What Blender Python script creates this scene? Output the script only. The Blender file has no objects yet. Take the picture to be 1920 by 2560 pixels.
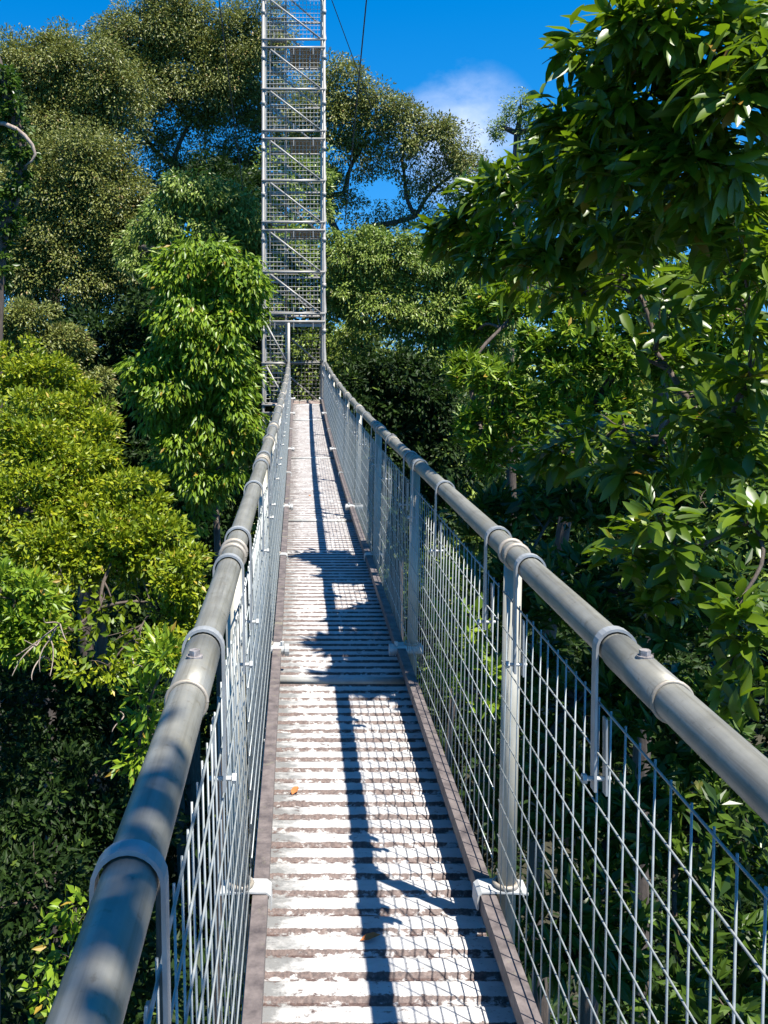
import bpy, math, random
import numpy as np
from mathutils import Vector

random.seed(7)
scene = bpy.context.scene
col = scene.collection
F = 2489.0                    # focal length in photo pixels, used only to plan sizes
CX, CZ = -0.25, 18.0          # camera position above the forest floor
VX, HY = 743.0, 881.0


def W(xs, ys, Z):
    """plan helper: a place at distance Z along the walkway"""
    return np.array([CX + (xs - VX) * Z / F, Z, CZ + (HY - ys) * Z / F])


def deck_z(y):
    return CZ - 1.90 + 0.0024 * max(0.0, y - 9.0) ** 2


def rail_z(y):
    return CZ - 0.66 + 0.0014 * max(0.0, y - 8.0) ** 2


# ------------------------------------------------------------------ mesh builder
class MB:
    def __init__(self):
        self.v, self.loops, self.sizes, self.n, self.attr = [], [], [], 0, []

    def add(self, v, faces, attr=None):
        v = np.asarray(v, float).reshape(-1, 3)
        self.v.append(v)
        self.loops.append(np.array([i + self.n for f in faces for i in f], np.int32))
        self.sizes.append(np.array([len(f) for f in faces], np.int32))
        self.attr.append(np.zeros(len(v)) if attr is None else np.asarray(attr, float))
        self.n += len(v)

    def add_np(self, v, faces, attr=None):          # faces: (M,k) array
        self.v.append(v)
        faces = np.asarray(faces) + self.n
        self.loops.append(faces.reshape(-1).astype(np.int32))
        self.sizes.append(np.full(len(faces), faces.shape[1], np.int32))
        self.attr.append(np.zeros(len(v)) if attr is None else attr)
        self.n += len(v)

    def box(self, c, s, rot=None):
        c = np.array(c, float)
        s = np.array(s, float) / 2
        p = np.array([[x, y, z] for x in (-1, 1) for y in (-1, 1) for z in (-1, 1)]) * s
        if rot is not None:
            p = p @ np.array(rot).T
        self.add(p + c, [(0, 1, 3, 2), (4, 6, 7, 5), (0, 4, 5, 1), (2, 3, 7, 6), (0, 2, 6, 4), (1, 5, 7, 3)])

    def cyl(self, a, b, r, n=8, r2=None, caps=True):
        self.tube([a, b], [r, r if r2 is None else r2], n, caps)

    def tube(self, pts, radii, n=8, caps=True):
        pts = np.array(pts, float)
        m = len(pts)
        if np.isscalar(radii):
            radii = [radii] * m
        t = np.gradient(pts, axis=0)
        t /= np.linalg.norm(t, axis=1)[:, None] + 1e-12
        ref = np.array([0, 0, 1.0]) if abs(t[0][2]) < 0.9 else np.array([1.0, 0, 0])
        ang = np.arange(n) * 2 * math.pi / n
        V = []
        u = np.cross(t[0], ref)
        u /= np.linalg.norm(u)
        for i in range(m):
            u = u - t[i] * np.dot(u, t[i])
            u /= np.linalg.norm(u) + 1e-12
            w = np.cross(t[i], u)
            V.append(pts[i] + radii[i] * (np.cos(ang)[:, None] * u + np.sin(ang)[:, None] * w))
        V = np.concatenate(V)
        fs = []
        for i in range(m - 1):
            for k in range(n):
                k2 = (k + 1) % n
                fs.append((i * n + k, i * n + k2, (i + 1) * n + k2, (i + 1) * n + k))
        if caps:
            fs.append(tuple(range(n - 1, -1, -1)))
            fs.append(tuple((m - 1) * n + k for k in range(n)))
        self.add(V, fs)

    def strip(self, pts, width, thick, axis):
        """flat bar bent along pts; its width runs along axis"""
        pts = np.array(pts, float)
        axis = np.array(axis, float)
        t = np.gradient(pts, axis=0)
        t /= np.linalg.norm(t, axis=1)[:, None]
        nrm = np.cross(t, axis)
        V, fs = [], []
        for p, q in zip(pts, nrm):
            V += [p - axis * width / 2 - q * thick / 2, p + axis * width / 2 - q * thick / 2,
                  p + axis * width / 2 + q * thick / 2, p - axis * width / 2 + q * thick / 2]
        m = len(pts)
        for i in range(m - 1):
            for k in range(4):
                k2 = (k + 1) % 4
                fs.append((i * 4 + k, i * 4 + k2, i * 4 + 4 + k2, i * 4 + 4 + k))
        fs += [(3, 2, 1, 0), tuple((m - 1) * 4 + k for k in range(4))]
        self.add(V, fs)

    def build(self, name, mat, parent=None, smooth=False, attr=None):
        v = np.concatenate(self.v) if self.v else np.zeros((0, 3))
        if parent is not None:
            q = parent
            while q is not None:
                v = v - np.array(q.location)
                q = q.parent
        me = bpy.data.meshes.new(name)
        me.vertices.add(len(v))
        me.vertices.foreach_set('co', v.astype(np.float32).ravel())
        sizes = np.concatenate(self.sizes)
        loops = np.concatenate(self.loops)
        me.loops.add(len(loops))
        me.loops.foreach_set('vertex_index', loops)
        me.polygons.add(len(sizes))
        starts = np.concatenate([[0], np.cumsum(sizes)[:-1]]).astype(np.int32)
        me.polygons.foreach_set('loop_start', starts)
        me.polygons.foreach_set('use_smooth', np.full(len(sizes), smooth))
        if attr:
            a = me.attributes.new(attr, 'FLOAT', 'POINT')
            a.data.foreach_set('value', np.concatenate(self.attr).astype(np.float32))
        me.update(calc_edges=True)
        me.materials.append(mat)
        o = bpy.data.objects.new(name, me)
        col.objects.link(o)
        o.parent = parent
        return o


def thing(name, label, cat, loc=(0, 0, 0), group=None):
    o = bpy.data.objects.new(name, None)
    col.objects.link(o)
    o.location = loc
    o.empty_display_size = 0.2
    return tag(o, label, cat, group)


def tag(o, label, cat, group=None, kind=None):
    if label:
        o['label'] = label
    if cat:
        o['category'] = cat
    if group:
        o['group'] = group
    if kind:
        o['kind'] = kind
    return o


# ------------------------------------------------------------------ materials
def new_mat(name):
    m = bpy.data.materials.new(name)
    m.use_nodes = True
    nt = m.node_tree
    nt.nodes.clear()
    out = nt.nodes.new('ShaderNodeOutputMaterial')
    b = nt.nodes.new('ShaderNodeBsdfPrincipled')
    nt.links.new(b.outputs[0], out.inputs[0])
    return m, nt, b, out


def N(nt, t, **kw):
    n = nt.nodes.new(t)
    for k, v in kw.items():
        setattr(n, k, v)
    return n


def noise(nt, scale, detail=4, rough=0.55, vec=None):
    n = N(nt, 'ShaderNodeTexNoise')
    n.inputs['Scale'].default_value = scale
    n.inputs['Detail'].default_value = detail
    n.inputs['Roughness'].default_value = rough
    if vec is not None:
        nt.links.new(vec, n.inputs['Vector'])
    return n


def ramp(nt, fac, stops):
    r = N(nt, 'ShaderNodeValToRGB')
    e = r.color_ramp.elements
    while len(e) < len(stops):
        e.new(0.5)
    for el, (p, c) in zip(e, stops):
        el.position = p
        el.color = (*c, 1) if len(c) == 3 else c
    nt.links.new(fac, r.inputs[0])
    return r


def metal(name, c1, c2, scale=9, met=0.55, r0=0.38, r1=0.55, bump=0.03, stain=None):
    m, nt, b, out = new_mat(name)
    tc = N(nt, 'ShaderNodeTexCoord')
    n1 = noise(nt, scale, 6, 0.62, tc.outputs['Object'])
    r = ramp(nt, n1.outputs[0], [(0.3, c1), (0.7, c2)])
    colr = r.outputs[0]
    if stain:
        n3 = noise(nt, scale * 0.45, 7, 0.7, tc.outputs['Object'])
        r3 = ramp(nt, n3.outputs[0], [(0.56, (0, 0, 0)), (0.72, (1, 1, 1))])
        mx = N(nt, 'ShaderNodeMix', data_type='RGBA')
        nt.links.new(r3.outputs[0], mx.inputs[0])
        nt.links.new(colr, mx.inputs[6])
        mx.inputs[7].default_value = (*stain, 1)
        colr = mx.outputs[2]
    nt.links.new(colr, b.inputs['Base Color'])
    b.inputs['Metallic'].default_value = met
    n2 = noise(nt, scale * 5, 5, 0.6, tc.outputs['Object'])
    mr = N(nt, 'ShaderNodeMapRange')
    mr.inputs[3].default_value = r0
    mr.inputs[4].default_value = r1
    nt.links.new(n2.outputs[0], mr.inputs[0])
    nt.links.new(mr.outputs[0], b.inputs['Roughness'])
    bp = N(nt, 'ShaderNodeBump')
    bp.inputs['Strength'].default_value = bump
    bp.inputs['Distance'].default_value = 0.01
    nt.links.new(n2.outputs[0], bp.inputs['Height'])
    nt.links.new(bp.outputs[0], b.inputs['Normal'])
    return m


M = {}
M['pipe'] = metal('galvanised_pipe', (0.165, 0.16, 0.135), (0.245, 0.24, 0.21), 7, 0.25, 0.36, 0.52, 0.05, (0.22, 0.19, 0.13))
def add_streaks(m):
    nt = m.node_tree
    b = next(n for n in nt.nodes if n.type == 'BSDF_PRINCIPLED')
    lk = b.inputs['Base Color'].links[0].from_socket
    tc = N(nt, 'ShaderNodeTexCoord')
    mp = N(nt, 'ShaderNodeMapping'); mp.inputs['Scale'].default_value = (60, 1.5, 60)
    nt.links.new(tc.outputs['Object'], mp.inputs[0])
    n = noise(nt, 1.0, 6, 0.7, mp.outputs[0])
    n2 = noise(nt, 45, 4, 0.7, tc.outputs['Object'])
    r = ramp(nt, n.outputs[0], [(0.30, (0.60, 0.58, 0.54)), (0.5, (1, 1, 1)), (0.72, (1.18, 1.17, 1.15))])
    r2 = ramp(nt, n2.outputs[0], [(0.26, (0.62, 0.56, 0.48)), (0.40, (1, 1, 1))])
    m1 = N(nt, 'ShaderNodeMix', data_type='RGBA', blend_type='MULTIPLY'); m1.inputs[0].default_value = 1
    m2 = N(nt, 'ShaderNodeMix', data_type='RGBA', blend_type='MULTIPLY'); m2.inputs[0].default_value = 1
    nt.links.new(lk, m1.inputs[6]); nt.links.new(r.outputs[0], m1.inputs[7])
    nt.links.new(m1.outputs[2], m2.inputs[6]); nt.links.new(r2.outputs[0], m2.inputs[7])
    nt.links.new(m2.outputs[2], b.inputs['Base Color'])


add_streaks(M['pipe'])
M['post'] = metal('galvanised_post', (0.27, 0.255, 0.20), (0.38, 0.36, 0.30), 6, 0.1, 0.45, 0.6, 0.04, (0.36, 0.31, 0.22))
M['strap'] = metal('galvanised_strap', (0.24, 0.25, 0.25), (0.36, 0.37, 0.37), 14, 0.3, 0.4, 0.55, 0.05)
M['collar'] = metal('weathered_collar', (0.25, 0.22, 0.17), (0.40, 0.35, 0.29), 22, 0.35, 0.5, 0.7, 0.08)
M['wire'] = metal('galvanised_wire', (0.22, 0.24, 0.23), (0.34, 0.36, 0.35), 25, 0.3, 0.36, 0.5, 0.0)
M['bolt'] = metal('bolt_steel', (0.14, 0.12, 0.11), (0.45, 0.41, 0.39), 90, 0.4, 0.35, 0.55, 0.05)
M['plate'] = metal('pale_bracket', (0.34, 0.345, 0.33), (0.50, 0.50, 0.475), 14, 0.15, 0.45, 0.6, 0.05, (0.4, 0.34, 0.28))
M['kerb'] = metal('weathered_kerb', (0.045, 0.036, 0.036), (0.17, 0.14, 0.128), 16, 0.05, 0.6, 0.8, 0.15, (0.20, 0.19, 0.12))
M['tower'] = metal('tower_tube', (0.20, 0.19, 0.165), (0.34, 0.32, 0.285), 3, 0.1, 0.4, 0.55, 0.03, (0.38, 0.32, 0.26))
M['tower_wire'] = metal('tower_wire', (0.34, 0.335, 0.29), (0.48, 0.465, 0.41), 8, 0.15, 0.4, 0.55, 0.0)
M['plank'] = metal('landing_plank', (0.20, 0.14, 0.12), (0.34, 0.27, 0.23), 5, 0.0, 0.6, 0.8, 0.1)
M['cable'] = metal('dark_cable', (0.02, 0.02, 0.02), (0.05, 0.05, 0.05), 5, 0.2, 0.4, 0.6, 0.0)


def deck_mat():
    m, nt, b, out = new_mat('corrugated_deck')
    L = nt.links.new
    tc = N(nt, 'ShaderNodeTexCoord')
    at = N(nt, 'ShaderNodeAttribute', attribute_name='groove')
    mp = N(nt, 'ShaderNodeMapping')
    mp.inputs['Scale'].default_value = (1, 1.6, 1)
    L(tc.outputs['Object'], mp.inputs[0])
    n1 = noise(nt, 26, 8, 0.72, mp.outputs[0])
    n2 = noise(nt, 3.2, 5, 0.6, tc.outputs['Object'])
    n3 = noise(nt, 90, 3, 0.6, tc.outputs['Object'])
    # dirt: mostly in the grooves, with flaky edges creeping up the ridges
    a = N(nt, 'ShaderNodeMath', operation='MULTIPLY_ADD')
    L(n1.outputs[0], a.inputs[0]); a.inputs[1].default_value = 1.9; a.inputs[2].default_value = -0.95
    a2 = N(nt, 'ShaderNodeMath', operation='MULTIPLY_ADD')
    L(n2.outputs[0], a2.inputs[0]); a2.inputs[1].default_value = 0.9; L(a.outputs[0], a2.inputs[2])
    s = N(nt, 'ShaderNodeMath', operation='MULTIPLY_ADD')
    L(at.outputs['Fac'], s.inputs[0]); s.inputs[1].default_value = 0.50; L(a2.outputs[0], s.inputs[2])
    n6 = noise(nt, 140, 4, 0.75, tc.outputs['Object'])
    sk = ramp(nt, n6.outputs[0], [(0.60, (0, 0, 0)), (0.66, (0.5, 0.5, 0.5))])
    s0 = s
    s = N(nt, 'ShaderNodeMath', operation='MULTIPLY_ADD')
    L(sk.outputs[0], s.inputs[0]); s.inputs[1].default_value = 0.5; L(s0.outputs[0], s.inputs[2])
    dirt = ramp(nt, s.outputs[0], [(0.63, (0, 0, 0)), (0.79, (1, 1, 1))])
    grime = ramp(nt, n3.outputs[0], [(0.30, (0.035, 0.020, 0.018)), (0.60, (0.11, 0.072, 0.060)), (0.85, (0.22, 0.185, 0.16))])
    n4 = noise(nt, 9, 6, 0.7, mp.outputs[0])
    base = ramp(nt, n4.outputs[0], [(0.30, (0.30, 0.295, 0.285)), (0.46, (0.40, 0.39, 0.375)), (0.75, (0.50, 0.485, 0.465))])
    # worn grey patches near the left edge of the tread
    sx = N(nt, 'ShaderNodeSeparateXYZ'); L(tc.outputs['Object'], sx.inputs[0])
    mr = N(nt, 'ShaderNodeMapRange'); L(sx.outputs[0], mr.inputs[0])
    mr.inputs[1].default_value = -0.34; mr.inputs[2].default_value = 0.02; mr.inputs[3].default_value = 1.0; mr.inputs[4].default_value = 0.0
    n5 = noise(nt, 6.5, 8, 0.75, mp.outputs[0])
    pm = N(nt, 'ShaderNodeMath', operation='MULTIPLY'); L(mr.outputs[0], pm.inputs[0]); L(n5.outputs[0], pm.inputs[1])
    pr = ramp(nt, pm.outputs[0], [(0.33, (0, 0, 0)), (0.47, (1, 1, 1))])
    mx0 = N(nt, 'ShaderNodeMix', data_type='RGBA'); L(pr.outputs[0], mx0.inputs[0]); L(base.outputs[0], mx0.inputs[6]); mx0.inputs[7].default_value = (0.17, 0.17, 0.165, 1)
    mx = N(nt, 'ShaderNodeMix', data_type='RGBA'); L(dirt.outputs[0], mx.inputs[0]); L(mx0.outputs[2], mx.inputs[6]); L(grime.outputs[0], mx.inputs[7])
    L(mx.outputs[2], b.inputs['Base Color'])
    b.inputs['Roughness'].default_value = 0.6
    b.inputs['Metallic'].default_value = 0.05
    bp = N(nt, 'ShaderNodeBump'); bp.inputs['Strength'].default_value = 0.25; bp.inputs['Distance'].default_value = 0.01
    L(n1.outputs[0], bp.inputs['Height']); L(bp.outputs[0], b.inputs['Normal'])
    return m


M['deck'] = deck_mat()


def leaf_mat(name, stops, trans=(0.2, 0.35, 0.03), tf=0.22, rough=0.42, spec=0.28):
    m, nt, b, out = new_mat(name)
    L = nt.links.new
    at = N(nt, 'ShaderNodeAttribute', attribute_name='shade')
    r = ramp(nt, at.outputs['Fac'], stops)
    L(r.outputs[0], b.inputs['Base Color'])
    b.inputs['Roughness'].default_value = rough
    b.inputs['Specular IOR Level'].default_value = spec
    tr = N(nt, 'ShaderNodeBsdfTranslucent')
    mxc = N(nt, 'ShaderNodeMix', data_type='RGBA')
    mxc.inputs[0].default_value = 0.55
    L(r.outputs[0], mxc.inputs[6]); mxc.inputs[7].default_value = (*trans, 1)
    L(mxc.outputs[2], tr.inputs[0])
    ms = N(nt, 'ShaderNodeMixShader'); ms.inputs[0].default_value = tf
    L(b.outputs[0], ms.inputs[1]); L(tr.outputs[0], ms.inputs[2])
    L(ms.outputs[0], out.inputs[0])
    return m


M['leaf_olive'] = leaf_mat('olive_leaf', [(0.0, (0.085, 0.105, 0.018)), (0.45, (0.145, 0.165, 0.030)), (0.85, (0.21, 0.215, 0.050)), (1.0, (0.27, 0.19, 0.07))], (0.20, 0.21, 0.03), 0.18, 0.45, 0.35)
M['leaf_bright'] = leaf_mat('bright_leaf', [(0.0, (0.06, 0.12, 0.008)), (0.5, (0.14, 0.22, 0.012)), (0.85, (0.22, 0.29, 0.016)), (0.95, (0.27, 0.29, 0.02)), (1.0, (0.30, 0.20, 0.03))], (0.22, 0.36, 0.02), 0.25, 0.4)
M['leaf_lime'] = leaf_mat('lime_leaf', [(0.0, (0.06, 0.11, 0.006)), (0.5, (0.18, 0.23, 0.009)), (0.85, (0.32, 0.33, 0.012)), (1.0, (0.36, 0.27, 0.04))], (0.28, 0.36, 0.01), 0.25, 0.42)
M['leaf_mid'] = leaf_mat('mid_green_leaf', [(0.0, (0.07, 0.115, 0.014)), (0.5, (0.165, 0.225, 0.035)), (0.9, (0.27, 0.32, 0.07)), (1.0, (0.20, 0.20, 0.05))], (0.16, 0.30, 0.03), 0.2, 0.4)
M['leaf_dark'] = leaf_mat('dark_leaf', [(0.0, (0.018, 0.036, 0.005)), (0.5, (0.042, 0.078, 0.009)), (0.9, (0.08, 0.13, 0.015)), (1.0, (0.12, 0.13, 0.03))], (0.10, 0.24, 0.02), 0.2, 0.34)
M['leaf_big'] = leaf_mat('glossy_big_leaf', [(0.0, (0.028, 0.058, 0.004)), (0.5, (0.068, 0.118, 0.006)), (0.88, (0.13, 0.19, 0.009)), (0.95, (0.20, 0.22, 0.02)), (1.0, (0.24, 0.13, 0.02))], (0.28, 0.45, 0.01), 0.30, 0.37, 0.45)


M['leaf_shade_tone'] = leaf_mat('shade_toned_leaf', [(0.0, (0.008, 0.017, 0.004)), (0.6, (0.018, 0.038, 0.007)), (0.93, (0.04, 0.07, 0.012)), (1.0, (0.10, 0.14, 0.02))], (0.05, 0.12, 0.01), 0.15, 0.5, 0.15)  # leaf colours darkened to stand in for deep shade under the canopy


def bark_mat(name, c1, c2):
    m, nt, b, out = new_mat(name)
    tc = N(nt, 'ShaderNodeTexCoord')
    mp = N(nt, 'ShaderNodeMapping'); mp.inputs['Scale'].default_value = (6, 6, 1.2)
    nt.links.new(tc.outputs['Object'], mp.inputs[0])
    n = noise(nt, 3, 8, 0.7, mp.outputs[0])
    r = ramp(nt, n.outputs[0], [(0.3, c1), (0.7, c2)])
    nt.links.new(r.outputs[0], b.inputs['Base Color'])
    b.inputs['Roughness'].default_value = 0.85
    bp = N(nt, 'ShaderNodeBump'); bp.inputs['Strength'].default_value = 0.5; bp.inputs['Distance'].default_value = 0.03
    nt.links.new(n.outputs[0], bp.inputs['Height']); nt.links.new(bp.outputs[0], b.inputs['Normal'])
    return m


M['bark'] = bark_mat('bark', (0.03, 0.022, 0.016), (0.12, 0.09, 0.068))
M['bark_pale'] = bark_mat('pale_bark', (0.14, 0.10, 0.08), (0.36, 0.29, 0.23))
M['ground'] = bark_mat('forest_floor', (0.014, 0.016, 0.007), (0.04, 0.035, 0.018))
M['dead_leaf'] = bark_mat('dead_leaf', (0.30, 0.09, 0.02), (0.45, 0.17, 0.05))


# ------------------------------------------------------------------ walkway
POSTS = [3.27 + 2.7 * k for k in range(-3, 8)]
END_Y = 24.85
bridge = thing('suspension_walkway', 'narrow galvanised canopy walkway with corrugated white deck and mesh sides leading to the tower', 'footbridge', (0, 0, CZ - 1.9))


def side_x(s, y, t):          # t = 0 at the kerb, 1 at the handrail
    return s * (0.435 + 0.024 * t)


# deck panels between the cross tubes
cross = [POSTS[k] - 0.2 for k in range(0, len(POSTS), 2)]
cuts = [-7.5] + [c for c in cross] + [END_Y]
for a, b_ in zip(cuts[:-1], cuts[1:]):
    mb = MB()
    prof = [(0.0, 0.0, 0.25), (0.008, 0.0, 0.0), (0.060, 0.0, 0.0), (0.070, -0.002, 0.3), (0.080, -0.012, 0.55), (0.100, -0.012, 0.62), (0.112, -0.002, 1.05)]
    ys, zs, gs = [], [], []
    y = a + 0.03
    while y < b_ - 0.15:
        for (o, z, g) in prof:
            ys.append(y + o); zs.append(z); gs.append(g)
        y += 0.1155
    ys = np.array(ys); zs = np.array(zs) + np.array([deck_z(q) for q in ys])
    m_ = len(ys)
    v = np.zeros((m_ * 2, 3)); v[0::2, 0] = -0.372; v[1::2, 0] = 0.372
    v[0::2, 1] = ys; v[1::2, 1] = ys; v[0::2, 2] = zs; v[1::2, 2] = zs
    i = np.arange(m_ - 1) * 2
    mb.add_np(v, np.stack([i, i + 1, i + 3, i + 2], 1), np.repeat(np.array(gs), 2))
    mb.build('deck_panel', M['deck'], bridge, False, 'groove')

# cross tubes lying over the panel joints, with round couplers at their ends
for c in cross + [END_Y - 0.05]:
    z = deck_z(c) - 0.004
    mb = MB(); mb.cyl((-0.37, c, z), (0.37, c, z), 0.021, 14)
    ct = mb.build('cross_tube', M['plate'], bridge, True)
    for s in (-1, 1):
        mb = MB()
        zk = deck_z(c + 0.17) + 0.125
        mb.cyl((s * 0.30, c + 0.17, zk), (s * 0.50, c + 0.17, zk), 0.026, 14)
        mb.cyl((s * 0.298, c + 0.17, zk), (s * 0.325, c + 0.17, zk), 0.036, 14)
        mb.cyl((s * 0.34, c + 0.17, zk + 0.02), (s * 0.34, c + 0.17, zk + 0.05), 0.012, 6)
        mb.build('tube_coupler', M['plate'], ct, False)

# kerbs, posts, mesh panels
bays = [-7.3] + POSTS + [END_Y]
for s in (-1, 1):
    for a, b_ in zip(bays[:-1], bays[1:]):
        mb = MB()
        nseg = 7
        ysn = np.linspace(a + 0.035, b_ - 0.035, nseg)
        for y0, y1 in zip(ysn[:-1], ysn[1:]):
            z0, z1 = deck_z(y0), deck_z(y1)
            for (xa, xb, ha, hb) in ((0.345, 0.395, 0.134, 0.14), (0.345, 0.351, 0.084, 0.1335), (0.372, 0.378, -0.06, 0.1335)):
                p = [[s * x, yy, zz + h] for (yy, zz) in ((y0, z0), (y1, z1)) for x in (xa, xb) for h in (ha, hb)]
                mb.add(p, [(0, 1, 3, 2), (4, 6, 7, 5), (0, 4, 5, 1), (2, 3, 7, 6), (0, 2, 6, 4), (1, 5, 7, 3)])
        mb.build('toe_board', M['kerb'], bridge)
        # welded mesh: horizontals inside, verticals outside
        mb = MB()
        near = b_ < 7
        nv = 6 if near else 4
        y0, y1 = a + 0.05, b_ - 0.02
        top = lambda q: rail_z(q) - 0.12
        ysn = np.linspace(y0, y1, 5)
        nh = 9
        for h in range(nh + 1):
            pts = []
            for q in ysn:
                lo = deck_z(q) + 0.10
                z = lo + (top(q) - lo) * h / nh
                t = h / nh
                pts.append((side_x(s, q, t) - s * 0.036, q, z))
            mb.tube(pts, 0.0024 if h < nh else 0.0028, nv)
        q = y0 + 0.03
        while q < y1:
            lo = deck_z(q) + 0.085
            jz = random.uniform(-0.006, 0.012)
            q2 = q + random.gauss(0, 0.003)
            mb.cyl((side_x(s, q, 0) - s * 0.030, q, lo), (side_x(s, q, 1) - s * (0.030 + random.gauss(0, 0.0012)), q2, top(q) + 0.004 + jz * 0.4), 0.0023, nv)
            q += 0.0885
        mb.build('mesh_panel', M['wire'], bridge, near)
    for k, y in enumerate(POSTS):
        mb = MB()
        zb, zt = deck_z(y) - 0.12, rail_z(y) - 0.02
        mb.cyl((side_x(s, y, -0.1), y, zb), (side_x(s, y, 1), y, zt), 0.030, 16)
        post = mb.build('post', M['post'], bridge, True)
        zk = deck_z(y) + 0.146
        mb = MB()
        # bent bracket plate over the kerb with a ring round the post
        mb.strip([(s * 0.335, y, zk - 0.055), (s * 0.338, y, zk - 0.01), (s * 0.35, y, zk), (s * 0.40, y, zk + 0.001), (s * 0.455, y, zk), (s * 0.50, y, zk - 0.004)], 0.085, 0.006, (0, 1, 0))
        mb.build('bracket_plate', M['plate'], post)
        mb = MB()
        ang = np.linspace(0, 2 * math.pi, 17)
        mb.tube([(side_x(s, y, 0) + 0.037 * math.cos(t), y + 0.037 * math.sin(t), zk + 0.012) for t in ang], 0.008, 6, False)
        mb.build('post_ring', M['collar'], post, True)

# handrails
RR = 0.0365
sleeves = [2.03]
for s in (-1, 1):
    mb = MB()
    ysn = np.linspace(-7.4, END_Y, 110)
    xr = s * 0.459
    mb.tube([(xr, q, rail_z(q)) for q in ysn], RR, 24)
    rail = mb.build('handrail', M['pipe'], bridge, True)
    # sleeve joint with a hexagonal bolt on top
    for q in sleeves + [7.43, 12.83, 18.23]:
        mb = MB()
        mb.cyl((xr, q - 0.15, rail_z(q - 0.15)), (xr, q + 0.16, rail_z(q + 0.16)), RR + 0.0035, 24)
        mb.build('sleeve', M['pipe'], rail, True)
        mb = MB()
        ang = np.linspace(0, 2 * math.pi, 25)
        mb.tube([(xr + (RR + 0.002) * math.cos(t), q - 0.15, rail_z(q - 0.15) + (RR + 0.002) * math.sin(t)) for t in ang], 0.0045, 6, False)
        mb.build('sleeve_rim', M['collar'], rail, True)
        mb = MB()
        zb = rail_z(q) + RR
        mb.cyl((xr, q, zb), (xr, q, zb + 0.006), 0.017, 14)
        mb.cyl((xr, q, zb + 0.006), (xr, q, zb + 0.017), 0.012, 6)
        mb.build('hex_bolt', M['bolt'], rail)
    for k, y in enumerate(POSTS):
        q = y - 0.03
        ang = np.linspace(0, 2 * math.pi, 25)
        for d in (-0.03, 0.05):
            mb = MB()
            mb.tube([(xr + (RR + 0.003) * math.cos(t), q + d, rail_z(q + d) + (RR + 0.003) * math.sin(t)) for t in ang], 0.0075, 8, False)
            mb.build('pipe_collar', M['collar'], rail, True)
    straps = [1.24, 2.22]
    for y in POSTS:
        straps += [y - 0.24, y + 0.24] + ([] if abs(y - 0.57) < 0.1 else [y + 1.5])
    for q in straps:
        if q > END_Y - 0.1 or q < -7:
            continue
        mb = MB()
        R1 = RR + 0.0075
        pts = [(xr - s * (R1 + 0.004), q, rail_z(q) - 0.315), (xr - s * (R1 + 0.003), q, rail_z(q) - 0.16), (xr - s * R1, q, rail_z(q))]
        for t in np.linspace(0, math.pi, 13)[1:-1]:
            pts.append((xr - s * R1 * math.cos(t), q, rail_z(q) + R1 * math.sin(t)))
        pts += [(xr + s * R1, q, rail_z(q)), (xr + s * R1, q, rail_z(q) - 0.03), (xr + s * R1 * 0.98, q, rail_z(q) - 0.06)]
        mb.strip(pts, 0.030, 0.006, (0, 1, 0))
        st = mb.build('hanger_strap', M['strap'], rail)
        if q > 0:
            mb = MB()
            xb = xr - s * 0.062
            mb.cyl((xb - s * 0.012, q, rail_z(q) - 0.29), (xb + s * 0.052, q, rail_z(q) - 0.29), 0.0055, 6)
            mb.cyl((xb - s * 0.012, q, rail_z(q) - 0.29), (xb - s * 0.002, q, rail_z(q) - 0.29), 0.011, 6)
            mb.build('strap_bolt', M['plate'], rail)
            mb = MB()
            mb.box((xr - s * 0.022, q, rail_z(q) - 0.24), (0.005, 0.024, 0.17))
            mb.build('clamp_bar', M['strap'], rail)


# ------------------------------------------------------------------ scaffold tower
TX0, TX1, TY0, TY1 = CX - 0.85, CX + 0.675, 24.92, 26.78
TTOP = CZ + 12.6
DX = CX - 0.215                     # left jamb of the doorway
tower = thing('scaffold_tower', 'tall galvanised scaffold stair tower wrapped in square mesh at the end of the walkway', 'tower', (0, TY0, 0))
tower.rotation_euler = (0, 0, 0)


def tpart(name, mb, mat, smooth=True):
    return mb.build(name, mat, tower, smooth)


for (x, y) in ((TX0, TY0), (TX1, TY0), (TX0, TY1), (TX1, TY1)):
    mb = MB(); mb.cyl((x, y, 0), (x, y, TTOP), 0.038, 10)
    u = tpart('upright', mb, M['tower'])
    mb = MB()
    z = CZ - 12
    while z < TTOP:
        mb.cyl((x, y, z - 0.05), (x, y, z + 0.05), 0.052, 10)
        z += 1.14
    mb.build('tube_coupler', M['tower'], u, True)
PER = 2.285
levels = []
for k in range(-5, 6):
    z = CZ + 0.77 + PER * k
    levels.append(('pair', z)); levels.append(('pair', z + 0.2)); levels.append(('mid', z + 1.24))
for kind, z in levels:
    if z < 2 or z > TTOP:
        continue
    at_deck = CZ - 1.5 < z < CZ + 0.7
    xr = DX if at_deck else TX1
    mb = MB()
    mb.cyl((TX0 - 0.04, TY0 - 0.03, z), (xr + 0.02, TY0 - 0.03, z), 0.031, 8)
    tpart('ledger', mb, M['tower'])
    mb = MB(); mb.cyl((TX0 - 0.04, TY1 + 0.03, z), (TX1 + 0.04, TY1 + 0.03, z), 0.03, 8); tpart('ledger', mb, M['tower'])
    for x in (TX0, TX1):
        mb = MB(); mb.cyl((x, TY0, z + 0.06), (x, TY1, z + 0.06), 0.026, 8); tpart('transom', mb, M['tower'])
    if kind == 'pair' and z > CZ:
        for fx in (0.19, 0.50, 0.82):
            mb = MB()
            x = TX0 + fx * (TX1 - TX0)
            up = 1 if (levels.index((kind, z)) % 3) == 1 else -1
            mb.box((x, TY0 - 0.045, z + up * 0.085), (0.022, 0.016, 0.19))
            tpart('clip_strap', mb, M['tower'], False)
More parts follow.
